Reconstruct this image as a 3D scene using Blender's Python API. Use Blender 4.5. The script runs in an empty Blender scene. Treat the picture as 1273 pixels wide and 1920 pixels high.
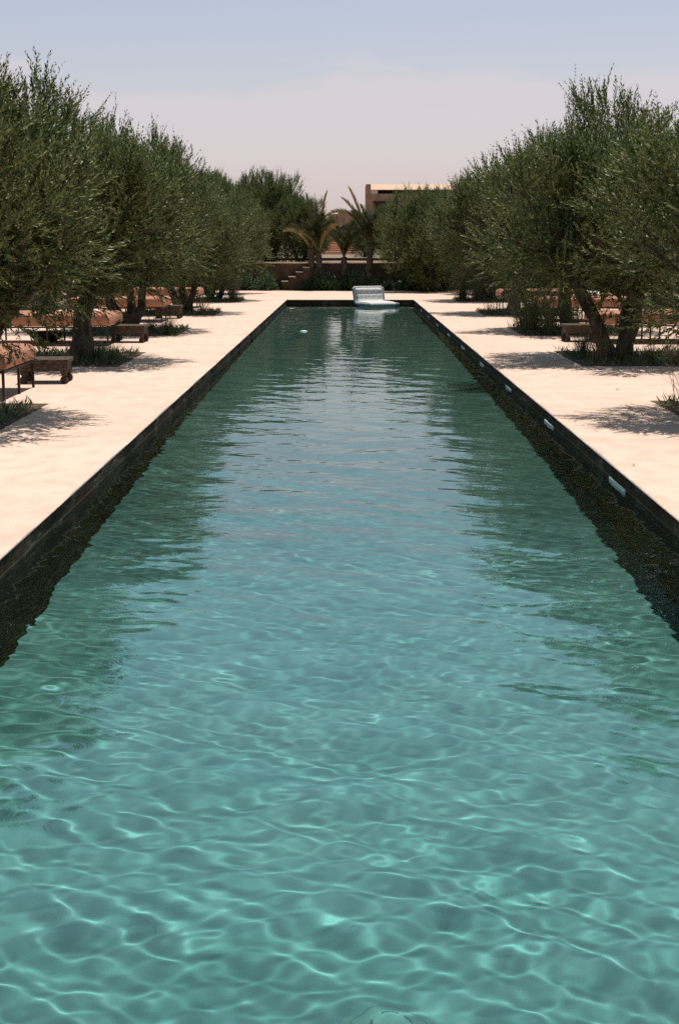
import bpy, bmesh, math, random
import numpy as np
from mathutils import Vector, Matrix
R = math.radians
scene = bpy.context.scene
COL = scene.collection

# ------------------------------------------------------------------ camera
EYE = 1.6
cam_d = bpy.data.cameras.new('camera')
cam = bpy.data.objects.new('camera', cam_d); COL.objects.link(cam)
cam_d.sensor_fit = 'VERTICAL'; cam_d.sensor_height = 36.0; cam_d.sensor_width = 24.0
cam_d.lens = 36.0 * 2667.0 / 1920.0
cam_d.clip_start = 0.05; cam_d.clip_end = 6000
cam.location = (0, 0, EYE)
cam.rotation_euler = (R(90 - 10.639), 0, R(0.317))
scene.camera = cam

# ------------------------------------------------------------------ render settings
scene.render.engine = 'CYCLES'
cy = scene.cycles
cy.caustics_reflective = False
cy.caustics_refractive = True
cy.sample_clamp_indirect = 1.5; cy.use_denoising = False
cy.max_bounces = 10; cy.transmission_bounces = 8; cy.transparent_max_bounces = 8
scene.view_settings.view_transform = 'Standard'
scene.view_settings.look = 'None'
scene.view_settings.exposure = 0.17
scene.view_settings.gamma = 1.0

# ------------------------------------------------------------------ sky and sun
SUN_DIR = Vector((0.10, 0.235, 1.0)).normalized()       # towards the sun: nearly overhead, beyond the pool
sun_el = math.asin(SUN_DIR.z)
sun_az = math.atan2(SUN_DIR.x, SUN_DIR.y)               # from +Y towards +X
world = bpy.data.worlds.new('World'); scene.world = world
world.use_nodes = True
wn = world.node_tree; wn.nodes.clear()
def wnode(t, **k):
    n = wn.nodes.new(t)
    for a, b in k.items(): setattr(n, a, b)
    return n
sky = wnode('ShaderNodeTexSky', sky_type='NISHITA')
sky.sun_disc = False; sky.sun_elevation = sun_el; sky.sun_rotation = sun_az
sky.air_density = 1.0; sky.dust_density = 2.2; sky.ozone_density = 1.0; sky.altitude = 450
tint = wnode('ShaderNodeMix', data_type='RGBA', blend_type='MULTIPLY'); tint.inputs[0].default_value = 1.0
tint.inputs[7].default_value = (1.31, 1.05, 1.00, 1)
wn.links.new(sky.outputs[0], tint.inputs[6])
tc = wnode('ShaderNodeTexCoord'); sep = wnode('ShaderNodeSeparateXYZ')
wn.links.new(tc.outputs['Generated'], sep.inputs[0])
# thin high cloud: a stretched noise, its upper edge near seven degrees
mp = wnode('ShaderNodeMapping'); mp.inputs['Scale'].default_value = (3.2, 3.2, 14.0); mp.inputs['Location'].default_value = (0.35, 0.0, 0.2)
wn.links.new(tc.outputs['Generated'], mp.inputs[0])
nz = wnode('ShaderNodeTexNoise'); nz.inputs['Scale'].default_value = 1.7; nz.inputs['Detail'].default_value = 6; nz.inputs['Roughness'].default_value = 0.5
wn.links.new(mp.outputs[0], nz.inputs['Vector'])
# height of the cloud top = z + noise
ad = wnode('ShaderNodeMath', operation='MULTIPLY_ADD'); ad.inputs[1].default_value = -0.10; 
wn.links.new(nz.outputs[0], ad.inputs[0]); wn.links.new(sep.outputs['Z'], ad.inputs[2])
cr = wnode('ShaderNodeValToRGB')
cr.color_ramp.elements[0].position = 0.0; cr.color_ramp.elements[0].color = (0.55, 0.55, 0.55, 1)
cr.color_ramp.elements[1].position = 0.066; cr.color_ramp.elements[1].color = (0, 0, 0, 1)
e = cr.color_ramp.elements.new(0.052); e.color = (0.72, 0.72, 0.72, 1); e = cr.color_ramp.elements.new(0.058); e.color = (0.42, 0.42, 0.42, 1)
wn.links.new(ad.outputs[0], cr.inputs[0])
cm = wnode('ShaderNodeMix', data_type='RGBA'); 
cm.inputs[7].default_value = (6.1, 5.4, 5.8, 1)
wn.links.new(cr.outputs[0], cm.inputs[0]); wn.links.new(tint.outputs[2], cm.inputs[6])
el = wnode('ShaderNodeValToRGB'); er = el.color_ramp.elements
er[0].position = 0.0; er[0].color = (0.49, 0.49, 0.49, 1)
er[1].position = 1.0; er[1].color = (0.125, 0.105, 0.08, 1)
for p_, c_ in ((0.165, (0.49, 0.51, 0.50)), (0.24, (0.52, 0.82, 0.72)), (0.46, (0.70, 0.95, 0.80)), (0.70, (0.25, 0.24, 0.19))):
    x_ = er.new(p_); x_.color = (*c_, 1)
wn.links.new(sep.outputs['Z'], el.inputs[0])
em = wnode('ShaderNodeMix', data_type='RGBA', blend_type='MULTIPLY'); em.inputs[0].default_value = 1.0
wn.links.new(cm.outputs[2], em.inputs[6]); wn.links.new(el.outputs[0], em.inputs[7])
bg = wnode('ShaderNodeBackground'); bg.inputs[1].default_value = 0.21
out = wnode('ShaderNodeOutputWorld')
wn.links.new(em.outputs[2], bg.inputs[0]); wn.links.new(bg.outputs[0], out.inputs[0])

sl = bpy.data.lights.new('sun', 'SUN'); sl.energy = 4.7; sl.angle = R(0.5); sl.color = (1.0, 0.945, 0.86)
so = bpy.data.objects.new('sun', sl); COL.objects.link(so)
so.rotation_euler = SUN_DIR.to_track_quat('Z', 'Y').to_euler()
try: sl.cycles.is_caustics_light = True
except Exception as ex: print('caustic light', ex)

# ------------------------------------------------------------------ helpers
def setp(o, label=None, cat=None, group=None, kind=None):
    if label: o['label'] = label
    if cat: o['category'] = cat
    if group: o['group'] = group
    if kind: o['kind'] = kind
    return o

def link_mesh(name, me, mat=None, parent=None, smooth=False):
    o = bpy.data.objects.new(name, me)
    if mat: me.materials.append(mat)
    COL.objects.link(o)
    if parent: o.parent = parent
    if smooth: me.polygons.foreach_set('use_smooth', [True] * len(me.polygons))
    return o

def empty(name, loc=(0, 0, 0), rz=0.0):
    o = bpy.data.objects.new(name, None); COL.objects.link(o)
    o.empty_display_size = 0.2
    o.location = loc; o.rotation_euler = (0, 0, rz)
    return o

def copy_tree(o, loc, rz=0.0, sc=1.0):
    r = o.copy(); COL.objects.link(r); r.location = loc; r.rotation_euler = (0, 0, rz)
    r.scale = (sc, sc, sc) if not isinstance(sc, tuple) else sc
    for ch in [c for c in BY_PARENT(o)]:
        c = ch.copy(); COL.objects.link(c); c.parent = r
        for g in BY_PARENT(ch):
            d = g.copy(); COL.objects.link(d); d.parent = c
    return r
def BY_PARENT(o): return [c for c in bpy.data.objects if c.parent == o]

def np_mesh(name, V, F):
    """V (n,3), F (m,k) all faces with k corners"""
    V = np.asarray(V, dtype=np.float32); F = np.asarray(F, dtype=np.int32)
    me = bpy.data.meshes.new(name)
    m, k = F.shape
    me.vertices.add(len(V)); me.vertices.foreach_set('co', V.ravel())
    me.loops.add(m * k); me.loops.foreach_set('vertex_index', F.ravel())
    me.polygons.add(m)
    me.polygons.foreach_set('loop_start', np.arange(0, m * k, k, dtype=np.int32))
    me.polygons.foreach_set('loop_total', np.full(m, k, dtype=np.int32))
    me.update(calc_edges=True); me.validate()
    return me

class MB:
    def __init__(s): s.v = []; s.f = []
    def box(s, x0, y0, z0, x1, y1, z1):
        b = len(s.v)
        s.v += [(x0,y0,z0),(x1,y0,z0),(x1,y1,z0),(x0,y1,z0),(x0,y0,z1),(x1,y0,z1),(x1,y1,z1),(x0,y1,z1)]
        s.f += [tuple(b+i for i in q) for q in ((0,3,2,1),(4,5,6,7),(0,1,5,4),(1,2,6,5),(2,3,7,6),(3,0,4,7))]
    def tube(s, pts, rad, n=8, cap=True, wob=0.0, rng=None):
        pts = [Vector(p) for p in pts]; b0 = len(s.v)
        up = Vector((0.13, 0.9, 0.2)).normalized()
        for i, p in enumerate(pts):
            t = (pts[min(i+1, len(pts)-1)] - pts[max(i-1, 0)]).normalized()
            a = t.cross(up); a = a.normalized() if a.length > 1e-4 else Vector((1, 0, 0))
            c = t.cross(a).normalized()
            r = rad[i] if hasattr(rad, '__len__') else rad
            for k in range(n):
                an = 2*math.pi*k/n
                rr = r * (1 + (wob*(rng.random()-.5)*2 if rng else 0))
                s.v.append(tuple(p + (a*math.cos(an) + c*math.sin(an))*rr))
        for i in range(len(pts)-1):
            for k in range(n):
                k2 = (k+1) % n
                s.f.append((b0+i*n+k, b0+i*n+k2, b0+(i+1)*n+k2, b0+(i+1)*n+k))
        if cap:
            s.f.append(tuple(b0+k for k in range(n))[::-1])
            s.f.append(tuple(b0+(len(pts)-1)*n+k for k in range(n)))
    def lathe(s, prof, cx, cy, n=14):
        b0 = len(s.v)
        for r, z in prof:
            for k in range(n):
                an = 2*math.pi*k/n
                s.v.append((cx + r*math.cos(an), cy + r*math.sin(an), z))
        for i in range(len(prof)-1):
            for k in range(n):
                k2 = (k+1) % n
                s.f.append((b0+i*n+k, b0+i*n+k2, b0+(i+1)*n+k2, b0+(i+1)*n+k))
        s.f.append(tuple(b0+k for k in range(n))[::-1]); s.f.append(tuple(b0+(len(prof)-1)*n+k for k in range(n)))
    def build(s, name, mat, parent=None, smooth=False, bevel=0.0, seg=2):
        me = bpy.data.meshes.new(name); me.from_pydata(s.v, [], s.f); me.update()
        if bevel:
            bm = bmesh.new(); bm.from_mesh(me)
            bmesh.ops.bevel(bm, geom=list(bm.edges), offset=bevel, segments=seg, affect='EDGES', profile=0.6)
            bm.to_mesh(me); bm.free()
        return link_mesh(name, me, mat, parent, smooth)

# ------------------------------------------------------------------ materials
def mat_new(name):
    m = bpy.data.materials.new(name); m.use_nodes = True
    nt = m.node_tree; nt.nodes.clear()
    o = nt.nodes.new('ShaderNodeOutputMaterial'); p = nt.nodes.new('ShaderNodeBsdfPrincipled')
    nt.links.new(p.outputs[0], o.inputs[0])
    return m, nt, p, o
def ramp(nt, stops, fac):
    c = nt.nodes.new('ShaderNodeValToRGB')
    el = c.color_ramp.elements
    el[0].position = stops[0][0]; el[0].color = (*stops[0][1], 1)
    el[1].position = stops[-1][0]; el[1].color = (*stops[-1][1], 1)
    for p, col in stops[1:-1]:
        x = el.new(p); x.color = (*col, 1)
    nt.links.new(fac, c.inputs[0]); return c
def noise(nt, scale, detail=5, rough=0.55, stretch=None, coord='Object', dist=0.0):
    t = nt.nodes.new('ShaderNodeTexCoord'); m = nt.nodes.new('ShaderNodeMapping')
    if stretch: m.inputs['Scale'].default_value = stretch
    n = nt.nodes.new('ShaderNodeTexNoise'); n.inputs['Scale'].default_value = scale
    n.inputs['Detail'].default_value = detail; n.inputs['Roughness'].default_value = rough; n.inputs['Distortion'].default_value = dist
    nt.links.new(t.outputs[coord], m.inputs[0]); nt.links.new(m.outputs[0], n.inputs['Vector'])
    return n
def mixc(nt, a, b, fac, mode='MIX'):
    x = nt.nodes.new('ShaderNodeMix'); x.data_type = 'RGBA'; x.blend_type = mode
    for s, v in ((6, a), (7, b), (0, fac)):
        if hasattr(v, 'is_output') or hasattr(v, 'links'): nt.links.new(v, x.inputs[s])
        elif s == 0: x.inputs[0].default_value = v
        else: x.inputs[s].default_value = (*v, 1)
    return x.outputs[2]
def bump(nt, p, h, strength=0.3, dist=0.01):
    b = nt.nodes.new('ShaderNodeBump'); b.inputs['Strength'].default_value = strength; b.inputs['Distance'].default_value = dist
    nt.links.new(h, b.inputs['Height']); nt.links.new(b.outputs[0], p.inputs['Normal'])
def simple(name, c1, c2, scale=8, rough=0.8, bmp=0.3, bdist=0.01, stretch=None, detail=5, lo=0.35, hi=0.65, spec=0.3):
    m, nt, p, o = mat_new(name)
    n = noise(nt, scale, detail, stretch=stretch)
    nt.links.new(ramp(nt, [(lo, c1), (hi, c2)], n.outputs[0]).outputs[0], p.inputs['Base Color'])
    p.inputs['Roughness'].default_value = rough; p.inputs['Specular IOR Level'].default_value = spec
    if bmp: bump(nt, p, n.outputs[0], bmp, bdist)
    return m

def m_deck(name, base, dark, light):
    m, nt, p, o = mat_new(name)
    a = noise(nt, 0.55, 8, 0.6, dist=0.6); b = noise(nt, 5.0, 6, 0.6, stretch=(1, 0.55, 1)); c = noise(nt, 60, 4, 0.7)
    c1 = ramp(nt, [(0.32, dark), (0.50, base), (0.72, light)], a.outputs[0]).outputs[0]
    c2 = ramp(nt, [(0.30, (0.86, 0.84, 0.82)), (0.55, (1, 1, 1))], b.outputs[0]).outputs[0]
    x = mixc(nt, c1, c2, 1.0, 'MULTIPLY')
    c3 = ramp(nt, [(0.30, (0.80, 0.77, 0.74)), (0.48, (1, 1, 1))], c.outputs[0]).outputs[0]
    x = mixc(nt, x, c3, 0.6, 'MULTIPLY')
    # sparse small brown stains
    s = noise(nt, 2.3, 3, 0.5, dist=1.5)
    st = ramp(nt, [(0.70, (0, 0, 0)), (0.76, (0.35, 0.35, 0.35))], s.outputs[0]).outputs[0]
    x = mixc(nt, x, (0.42, 0.27, 0.17), st)
    nt.links.new(x, p.inputs['Base Color'])
    p.inputs['Roughness'].default_value = 0.85; p.inputs['Specular IOR Level'].default_value = 0.25
    bump(nt, p, b.outputs[0], 0.35, 0.012)
    return m
M = {}
M['deck'] = m_deck('pale_concrete', (0.645, 0.478, 0.388), (0.610, 0.448, 0.360), (0.67, 0.511, 0.422))
M['coping'] = m_deck('coping_concrete', (0.64, 0.475, 0.385), (0.58, 0.42, 0.33), (0.69, 0.53, 0.44))
M['ground'] = simple('dry_earth', (0.23, 0.165, 0.11), (0.36, 0.27, 0.19), 0.8, 0.95, 0.5, 0.05)
M['soil'] = simple('planting_soil', (0.060, 0.042, 0.024), (0.13, 0.095, 0.055), 9, 0.95, 0.8, 0.03)
M['terrace'] = simple('terrace_earth', (0.13, 0.095, 0.06), (0.24, 0.18, 0.12), 0.7, 0.95, 0.4, 0.03)

def m_pool_wall():
    m, nt, p, o = mat_new('pool_wall_plaster')
    a = noise(nt, 2.2, 8, 0.65, stretch=(1, 0.6, 3.0), dist=0.8)
    b = noise(nt, 14, 5, 0.6, stretch=(1, 0.5, 2.0))
    x = ramp(nt, [(0.38, (0.040, 0.026, 0.013)), (0.55, (0.062, 0.045, 0.027)), (0.68, (0.16, 0.14, 0.105))], a.outputs[0]).outputs[0]
    x = mixc(nt, x, ramp(nt, [(0.35, (0.7, 0.7, 0.7)), (0.65, (1.3, 1.3, 1.3))], b.outputs[0]).outputs[0], 1.0, 'MULTIPLY')
    # pale scale line along the water's edge
    t = nt.nodes.new('ShaderNodeTexCoord'); s = nt.nodes.new('ShaderNodeSeparateXYZ'); nt.links.new(t.outputs['Object'], s.inputs[0])
    w = nt.nodes.new('ShaderNodeMath'); w.operation = 'MULTIPLY_ADD'; w.inputs[1].default_value = 0.015
    nt.links.new(b.outputs[0], w.inputs[0]); nt.links.new(s.outputs['Z'], w.inputs[2])
    sh = nt.nodes.new('ShaderNodeMath'); sh.operation = 'ADD'; sh.inputs[1].default_value = 0.5; nt.links.new(w.outputs[0], sh.inputs[0])
    ln = ramp(nt, [(0.402, (0, 0, 0)), (0.406, (0.8, 0.8, 0.8)), (0.410, (0, 0, 0))], sh.outputs[0]).outputs[0]
    x = mixc(nt, x, (0.22, 0.215, 0.19), ln)
    nt.links.new(x, p.inputs['Base Color']); p.inputs['Roughness'].default_value = 0.85; p.inputs['Specular IOR Level'].default_value = 0.08
    bump(nt, p, a.outputs[0], 0.5, 0.01)
    return m
M['pool_wall'] = m_pool_wall()
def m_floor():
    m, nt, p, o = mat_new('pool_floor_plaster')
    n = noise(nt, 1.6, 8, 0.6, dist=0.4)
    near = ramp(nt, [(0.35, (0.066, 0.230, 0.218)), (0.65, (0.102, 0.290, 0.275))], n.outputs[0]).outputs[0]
    far = ramp(nt, [(0.35, (0.036, 0.108, 0.094)), (0.65, (0.060, 0.146, 0.130))], n.outputs[0]).outputs[0]  # far floor painted darker, standing in for dark tree reflections in the water
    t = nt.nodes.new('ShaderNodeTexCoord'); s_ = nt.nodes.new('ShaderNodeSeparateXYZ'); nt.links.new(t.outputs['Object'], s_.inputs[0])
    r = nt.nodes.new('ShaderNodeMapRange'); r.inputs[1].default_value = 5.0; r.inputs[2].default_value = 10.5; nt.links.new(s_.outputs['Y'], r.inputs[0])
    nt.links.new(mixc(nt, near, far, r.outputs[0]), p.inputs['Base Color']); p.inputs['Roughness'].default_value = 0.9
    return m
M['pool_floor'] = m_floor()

def m_water():
    m, nt, p, o = mat_new('pool_water')
    nt.nodes.remove(p)
    g = nt.nodes.new('ShaderNodeBsdfGlass'); g.inputs['IOR'].default_value = 1.333; g.inputs['Roughness'].default_value = 0.0
    g.inputs['Color'].default_value = (0.93, 0.985, 0.975, 1)
    nt.links.new(g.outputs[0], o.inputs[0])
    return m
M['water'] = m_water()

def m_leaf(name, top, top2, under, rough=0.45, trans=0.18, spec=0.5, dry=None):
    m, nt, p, o = mat_new(name)
    g = nt.nodes.new('ShaderNodeNewGeometry')
    c = ramp(nt, [(0.0, top), (1.0, top2)], g.outputs['Random Per Island']).outputs[0]
    if dry:
        d = ramp(nt, [(0.0, (1, 1, 1)), (0.012, (1, 1, 1)), (0.013, (0, 0, 0))], g.outputs['Random Per Island']).outputs[0]
        c = mixc(nt, c, dry, d)
    oi = nt.nodes.new('ShaderNodeObjectInfo')
    hv = nt.nodes.new('ShaderNodeHueSaturation'); nt.links.new(c, hv.inputs['Color'])
    vr = nt.nodes.new('ShaderNodeMapRange'); vr.inputs[3].default_value = 0.88; vr.inputs[4].default_value = 1.14
    nt.links.new(oi.outputs['Random'], vr.inputs[0]); nt.links.new(vr.outputs[0], hv.inputs['Value'])
    x = mixc(nt, hv.outputs[0], under, g.outputs['Backfacing'])
    nt.links.new(x, p.inputs['Base Color'])
    p.inputs['Roughness'].default_value = rough; p.inputs['Specular IOR Level'].default_value = spec
    t = nt.nodes.new('ShaderNodeBsdfTranslucent'); nt.links.new(x, t.inputs[0])
    mx = nt.nodes.new('ShaderNodeMixShader'); mx.inputs[0].default_value = trans
    nt.links.new(p.outputs[0], mx.inputs[1]); nt.links.new(t.outputs[0], mx.inputs[2]); nt.links.new(mx.outputs[0], o.inputs[0])
    return m
M['olive'] = m_leaf('olive_leaf', (0.022, 0.046, 0.011), (0.096, 0.138, 0.038), (0.19, 0.20, 0.075), spec=0.22, trans=0.24, dry=(0.35, 0.22, 0.05))
M['shrub'] = m_leaf('shrub_leaf', (0.025, 0.060, 0.016), (0.06, 0.125, 0.03), (0.06, 0.10, 0.04))
M['round'] = m_leaf('round_leaf', (0.07, 0.16, 0.05), (0.12, 0.24, 0.08), (0.10, 0.18, 0.07))
M['palm'] = m_leaf('palm_leaflet', (0.045, 0.060, 0.020), (0.12, 0.12, 0.045), (0.10, 0.10, 0.045))
M['palm_dry'] = m_leaf('dry_palm_leaflet', (0.26, 0.19, 0.075), (0.42, 0.32, 0.14), (0.30, 0.23, 0.11))
M['grass_g'] = m_leaf('green_blade', (0.045, 0.070, 0.020), (0.13, 0.135, 0.05), (0.10, 0.12, 0.05))
M['grass_d'] = m_leaf('dry_blade', (0.20, 0.135, 0.06), (0.34, 0.24, 0.12), (0.25, 0.18, 0.09))
M['bark'] = simple('olive_bark', (0.035, 0.025, 0.016), (0.12, 0.09, 0.062), 11, 0.9, 0.9, 0.02, stretch=(1, 1, 0.35))
M['rust'] = simple('terracotta_fabric', (0.33, 0.155, 0.095), (0.40, 0.195, 0.125), 30, 0.9, 0.3, 0.003)
M['metal'] = simple('dark_steel', (0.012, 0.009, 0.007), (0.03, 0.022, 0.016), 20, 0.5, 0.1, 0.001)
M['wood'] = simple('carved_wood', (0.030, 0.020, 0.013), (0.105, 0.076, 0.052), 22, 0.8, 1.0, 0.02, stretch=(1, 1, 2.2))
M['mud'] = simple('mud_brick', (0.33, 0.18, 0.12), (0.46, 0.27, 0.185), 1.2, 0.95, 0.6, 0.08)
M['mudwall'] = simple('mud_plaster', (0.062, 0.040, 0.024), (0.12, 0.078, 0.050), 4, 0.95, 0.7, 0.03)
M['render'] = simple('pink_render', (0.68, 0.47, 0.34), (0.74, 0.53, 0.40), 1.0, 0.9, 0.2, 0.02)
M['stonecap'] = simple('pale_stone', (0.52, 0.42, 0.32), (0.66, 0.55, 0.43), 5, 0.85, 0.3, 0.01)
M['brick'] = simple('terracotta_brick', (0.34, 0.13, 0.075), (0.48, 0.21, 0.12), 6, 0.9, 0.4, 0.01)
M['shade'] = simple('dark_opening', (0.02, 0.014, 0.01), (0.03, 0.02, 0.014), 3, 0.9, 0)
M['white'] = simple('white_plastic', (0.60, 0.66, 0.62), (0.74, 0.78, 0.74), 25, 0.45, 0)
M['paleblue'] = simple('pale_blue_plastic', (0.42, 0.60, 0.62), (0.55, 0.72, 0.72), 5, 0.4, 0)
M['drain'] = simple('drain_plastic', (0.07, 0.24, 0.215), (0.10, 0.29, 0.26), 12, 0.6, 0)
M['drain_dark'] = simple('drain_slot', (0.035, 0.12, 0.11), (0.045, 0.14, 0.13), 12, 0.6, 0)
M['blue_piping'] = simple('blue_fabric', (0.22, 0.25, 0.29), (0.32, 0.35, 0.38), 12, 0.7, 0.1, 0.002)
M['white_cloth'] = simple('white_cloth', (0.70, 0.64, 0.58), (0.80, 0.74, 0.68), 12, 0.9, 0.2, 0.004)
M['dryleaf'] = simple('dry_leaf', (0.16, 0.08, 0.03), (0.30, 0.17, 0.07), 40, 0.8, 0)

# ------------------------------------------------------------------ ground, deck, pool
PX0, PX1, PY0, PY1 = -1.80, 1.96, 0.55, 42.6
WZ = -0.12; DEPTH = 1.62

def frame_sheet(name, outer, hole, z, mat, step=None):
    x0, y0, x1, y1 = outer; a0, b0, a1, b1 = hole
    m = MB()
    for q in ((x0, y0, a0, y1), (a1, y0, x1, y1), (a0, y0, a1, b0), (a0, b1, a1, y1)):
        b = len(m.v)
        m.v += [(q[0], q[1], z), (q[2], q[1], z), (q[2], q[3], z), (q[0], q[3], z)]
        m.f.append((b, b+1, b+2, b+3))
    return m.build(name, mat)
setp(frame_sheet('ground', (-3000, -500, 3000, 5000), (PX0-0.3, PY0-0.3, PX1+0.3, PY1+0.3), -0.03, M['ground']), kind='structure')
setp(frame_sheet('pool_deck', (-17, -6, 17, 51.07), (PX0-0.10, PY0-0.10, PX1+0.10, PY1+0.10), 0.0, M['deck']), kind='structure')

def coping():
    """concrete margin, 0.10 wide, its inner edge a little uneven, 25 mm thick"""
    rng = random.Random(4)
    v = []; f = []
    def strip(n, fin, fout):
        b = len(v)
        for i in range(n+1):
            t = i/n; (ix, iy), (ox, oy) = fin(t), fout(t)
            w = 0.004*math.sin(t*173) + 0.004*math.sin(t*71+1) + rng.uniform(-.002, .002)
            if i in (0, n): w = 0
            dx, dy = ix-ox, iy-oy; L = math.hypot(dx, dy); ix += dx/L*w; iy += dy/L*w
            v.extend([(ox, oy, -0.0), (ix - dx/L*0.008, iy - dy/L*0.008, 0.003), (ix, iy, -0.002), (ix - dx/L*0.013, iy - dy/L*0.013, -0.012), (ox, oy, -0.013)])
        for i in range(n):
            for k in range(4):
                p = b + i*5 + k; f.append((p, p+5, p+6, p+1))
    e = 0.10
    strip(700, lambda t: (PX0, PY0+(PY1-PY0)*t), lambda t: (PX0-e, PY0-e+(PY1-PY0+2*e)*t))
    strip(700, lambda t: (PX1, PY1+(PY0-PY1)*t), lambda t: (PX1+e, PY1+e+(PY0-PY1-2*e)*t))
    strip(60, lambda t: (PX0+(PX1-PX0)*t, PY1), lambda t: (PX0-e+(PX1-PX0+2*e)*t, PY1+e))
    strip(60, lambda t: (PX1+(PX0-PX1)*t, PY0), lambda t: (PX1+e+(PX0-PX1-2*e)*t, PY0-e))
    me = bpy.data.meshes.new('pool_coping'); me.from_pydata(v, [], f); me.update()
    return setp(link_mesh('pool_coping', me, M['coping']), kind='structure')
coping()

g = 0.004
m = MB()
x0, x1, y0, y1, zt, zb = PX0-g, PX1+g, PY0-g, PY1+g, -0.0135, -DEPTH
m.v += [(x0,y0,zt),(x1,y0,zt),(x1,y1,zt),(x0,y1,zt),(x0,y0,zb),(x1,y0,zb),(x1,y1,zb),(x0,y1,zb)]
m.f += [(0,1,5,4),(1,2,6,5),(2,3,7,6),(3,0,4,7)]
pw = setp(m.build('pool_wall', M['pool_wall']), kind='structure')
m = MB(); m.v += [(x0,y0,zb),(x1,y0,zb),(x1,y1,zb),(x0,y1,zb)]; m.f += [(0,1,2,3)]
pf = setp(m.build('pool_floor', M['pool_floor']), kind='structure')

def water():
    rng = np.random.default_rng(11)
    nx = 280
    ys = [PY0-g]
    while ys[-1] < PY1+g:
        ys.append(ys[-1] + max(0.0135, 0.0012*ys[-1]))
    ys = np.array(ys); ys[-1] = PY1+g
    xs = np.linspace(x0, x1, nx)
    X, Y = np.meshgrid(xs, ys)
    Z = np.zeros_like(X)
    # wave trains: wavelength, rms slope share, mean direction, spread
    N = 150
    lam = np.exp(rng.uniform(np.log(0.11), np.log(0.95), N)); fine = np.arange(N) < 40; lam[fine] = np.exp(rng.uniform(np.log(0.06), np.log(0.14), 40))
    th = np.where(rng.random(N) < 0.72, rng.normal(R(98), R(34), N), rng.uniform(0, 2*np.pi, N)); q_ = rng.random(N) < 0.28; th = np.where(q_, rng.normal(R(56), R(13), N), th)
    k = 2*np.pi/lam
    slope = WAVE_SLOPE*np.sqrt(2.0/N)*(lam/0.35)**0.1*rng.uniform(0.6, 1.4, N)
    slope[fine] *= 0.75; slope[q_] *= 1.5
    ph = rng.uniform(0, 2*np.pi, N)
    # slow wander of the phase so crests are not straight
    wx = 0.05*np.sin(1.7*X+0.6*Y+1) + 0.05*np.sin(-1.1*X+1.9*Y+2.2) + 0.02*np.sin(4.1*X+3.1*Y)
    wy = 0.05*np.sin(2.1*X-0.8*Y+.4) + 0.05*np.sin(0.9*X+1.5*Y+4.0)
    for i in range(N):
        Z += slope[i]/k[i]*np.cos(k[i]*((X+wx)*np.cos(th[i]) + (Y+wy)*np.sin(th[i])) + ph[i])
    patch = 0.85 + 0.25*np.sin(0.5*Y+0.9*X) * np.sin(0.23*Y+1.3)
    Z *= patch * (0.36 + 0.64/(1 + np.exp((Y-15)/4.0)))
    V = np.stack([X, Y, WZ + Z], -1).reshape(-1, 3)
    r, c = len(ys), nx
    idx = np.arange(r*c).reshape(r, c)
    F = np.stack([idx[:-1, :-1], idx[:-1, 1:], idx[1:, 1:], idx[1:, :-1]], -1).reshape(-1, 4)
    return setp(link_mesh('pool_water', np_mesh('pool_water', V, F), M['water'], smooth=True), kind='structure')
WAVE_SLOPE = 0.0265
wt = water()
try:
    wt.cycles.is_caustics_caster = True
    pf.cycles.is_caustics_receiver = True
    pw.cycles.is_caustics_receiver = True
except Exception as ex: print('caustics', ex)

# planting beds in the deck
rngb = random.Random(3)
BED_Y = [11.9, 19.0, 25.5, 32.8, 40.8]
TREE_Y = [13.3, 20.2, 27.2, 34.3, 42.0]
def sheet(name, xa, ya, xb, yb, z, mat, jag=0.0, n=24):
    m = MB(); rng = random.Random(int(ya*7+xa*13) & 255)
    pts = []
    for (p, q) in (((xa,ya),(xb,ya)),((xb,ya),(xb,yb)),((xb,yb),(xa,yb)),((xa,yb),(xa,ya))):
        for i in range(n):
            t = i/n; pts.append((p[0]+(q[0]-p[0])*t + rng.uniform(-jag, jag), p[1]+(q[1]-p[1])*t + rng.uniform(-jag, jag), z))
    m.v = pts; m.f = [tuple(range(len(pts)))]
    return m.build(name, mat)
for by in BED_Y:
    setp(sheet('planting_bed', -5.2, by, -3.05, by+2.6, 0.004, M['soil'], 0.012), kind='structure')
    setp(sheet('planting_bed', 3.15, by+0.1, 5.3, by+2.9, 0.004, M['soil'], 0.012), kind='structure')
# garden ground left and right of the deck, and the bed at the pool's end
setp(sheet('side_garden', -16.9, -5.9, -7.2, 50.9, 0.004, M['terrace']), kind='structure')
setp(sheet('side_garden', 7.4, -5.9, 16.9, 50.9, 0.004, M['terrace']), kind='structure')
setp(sheet('end_bed', -16, 51.08, 16, 51.98, 0.012, M['soil']), kind='structure')

# ------------------------------------------------------------------ leaf and twig builders (vectorised)
def norm(a): return a/np.maximum(np.linalg.norm(a, axis=-1, keepdims=True), 1e-9)
def leaf_quads(B, D, S, L, W, mid=0.45, fold=0.0):
    """B base, D direction, S side vector, L length, W width -> V,F"""
    n = len(B); L = np.broadcast_to(np.asarray(L), (n,))[:, None]; W = np.broadcast_to(np.asarray(W), (n,))[:, None]
    V = np.empty((n, 4, 3))
    V[:, 0] = B; V[:, 1] = B + D*L*mid + S*W*0.5; V[:, 2] = B + D*L; V[:, 3] = B + D*L*mid - S*W*0.5
    F = np.arange(n*4).reshape(n, 4)
    return V.reshape(-1, 3), F

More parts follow.
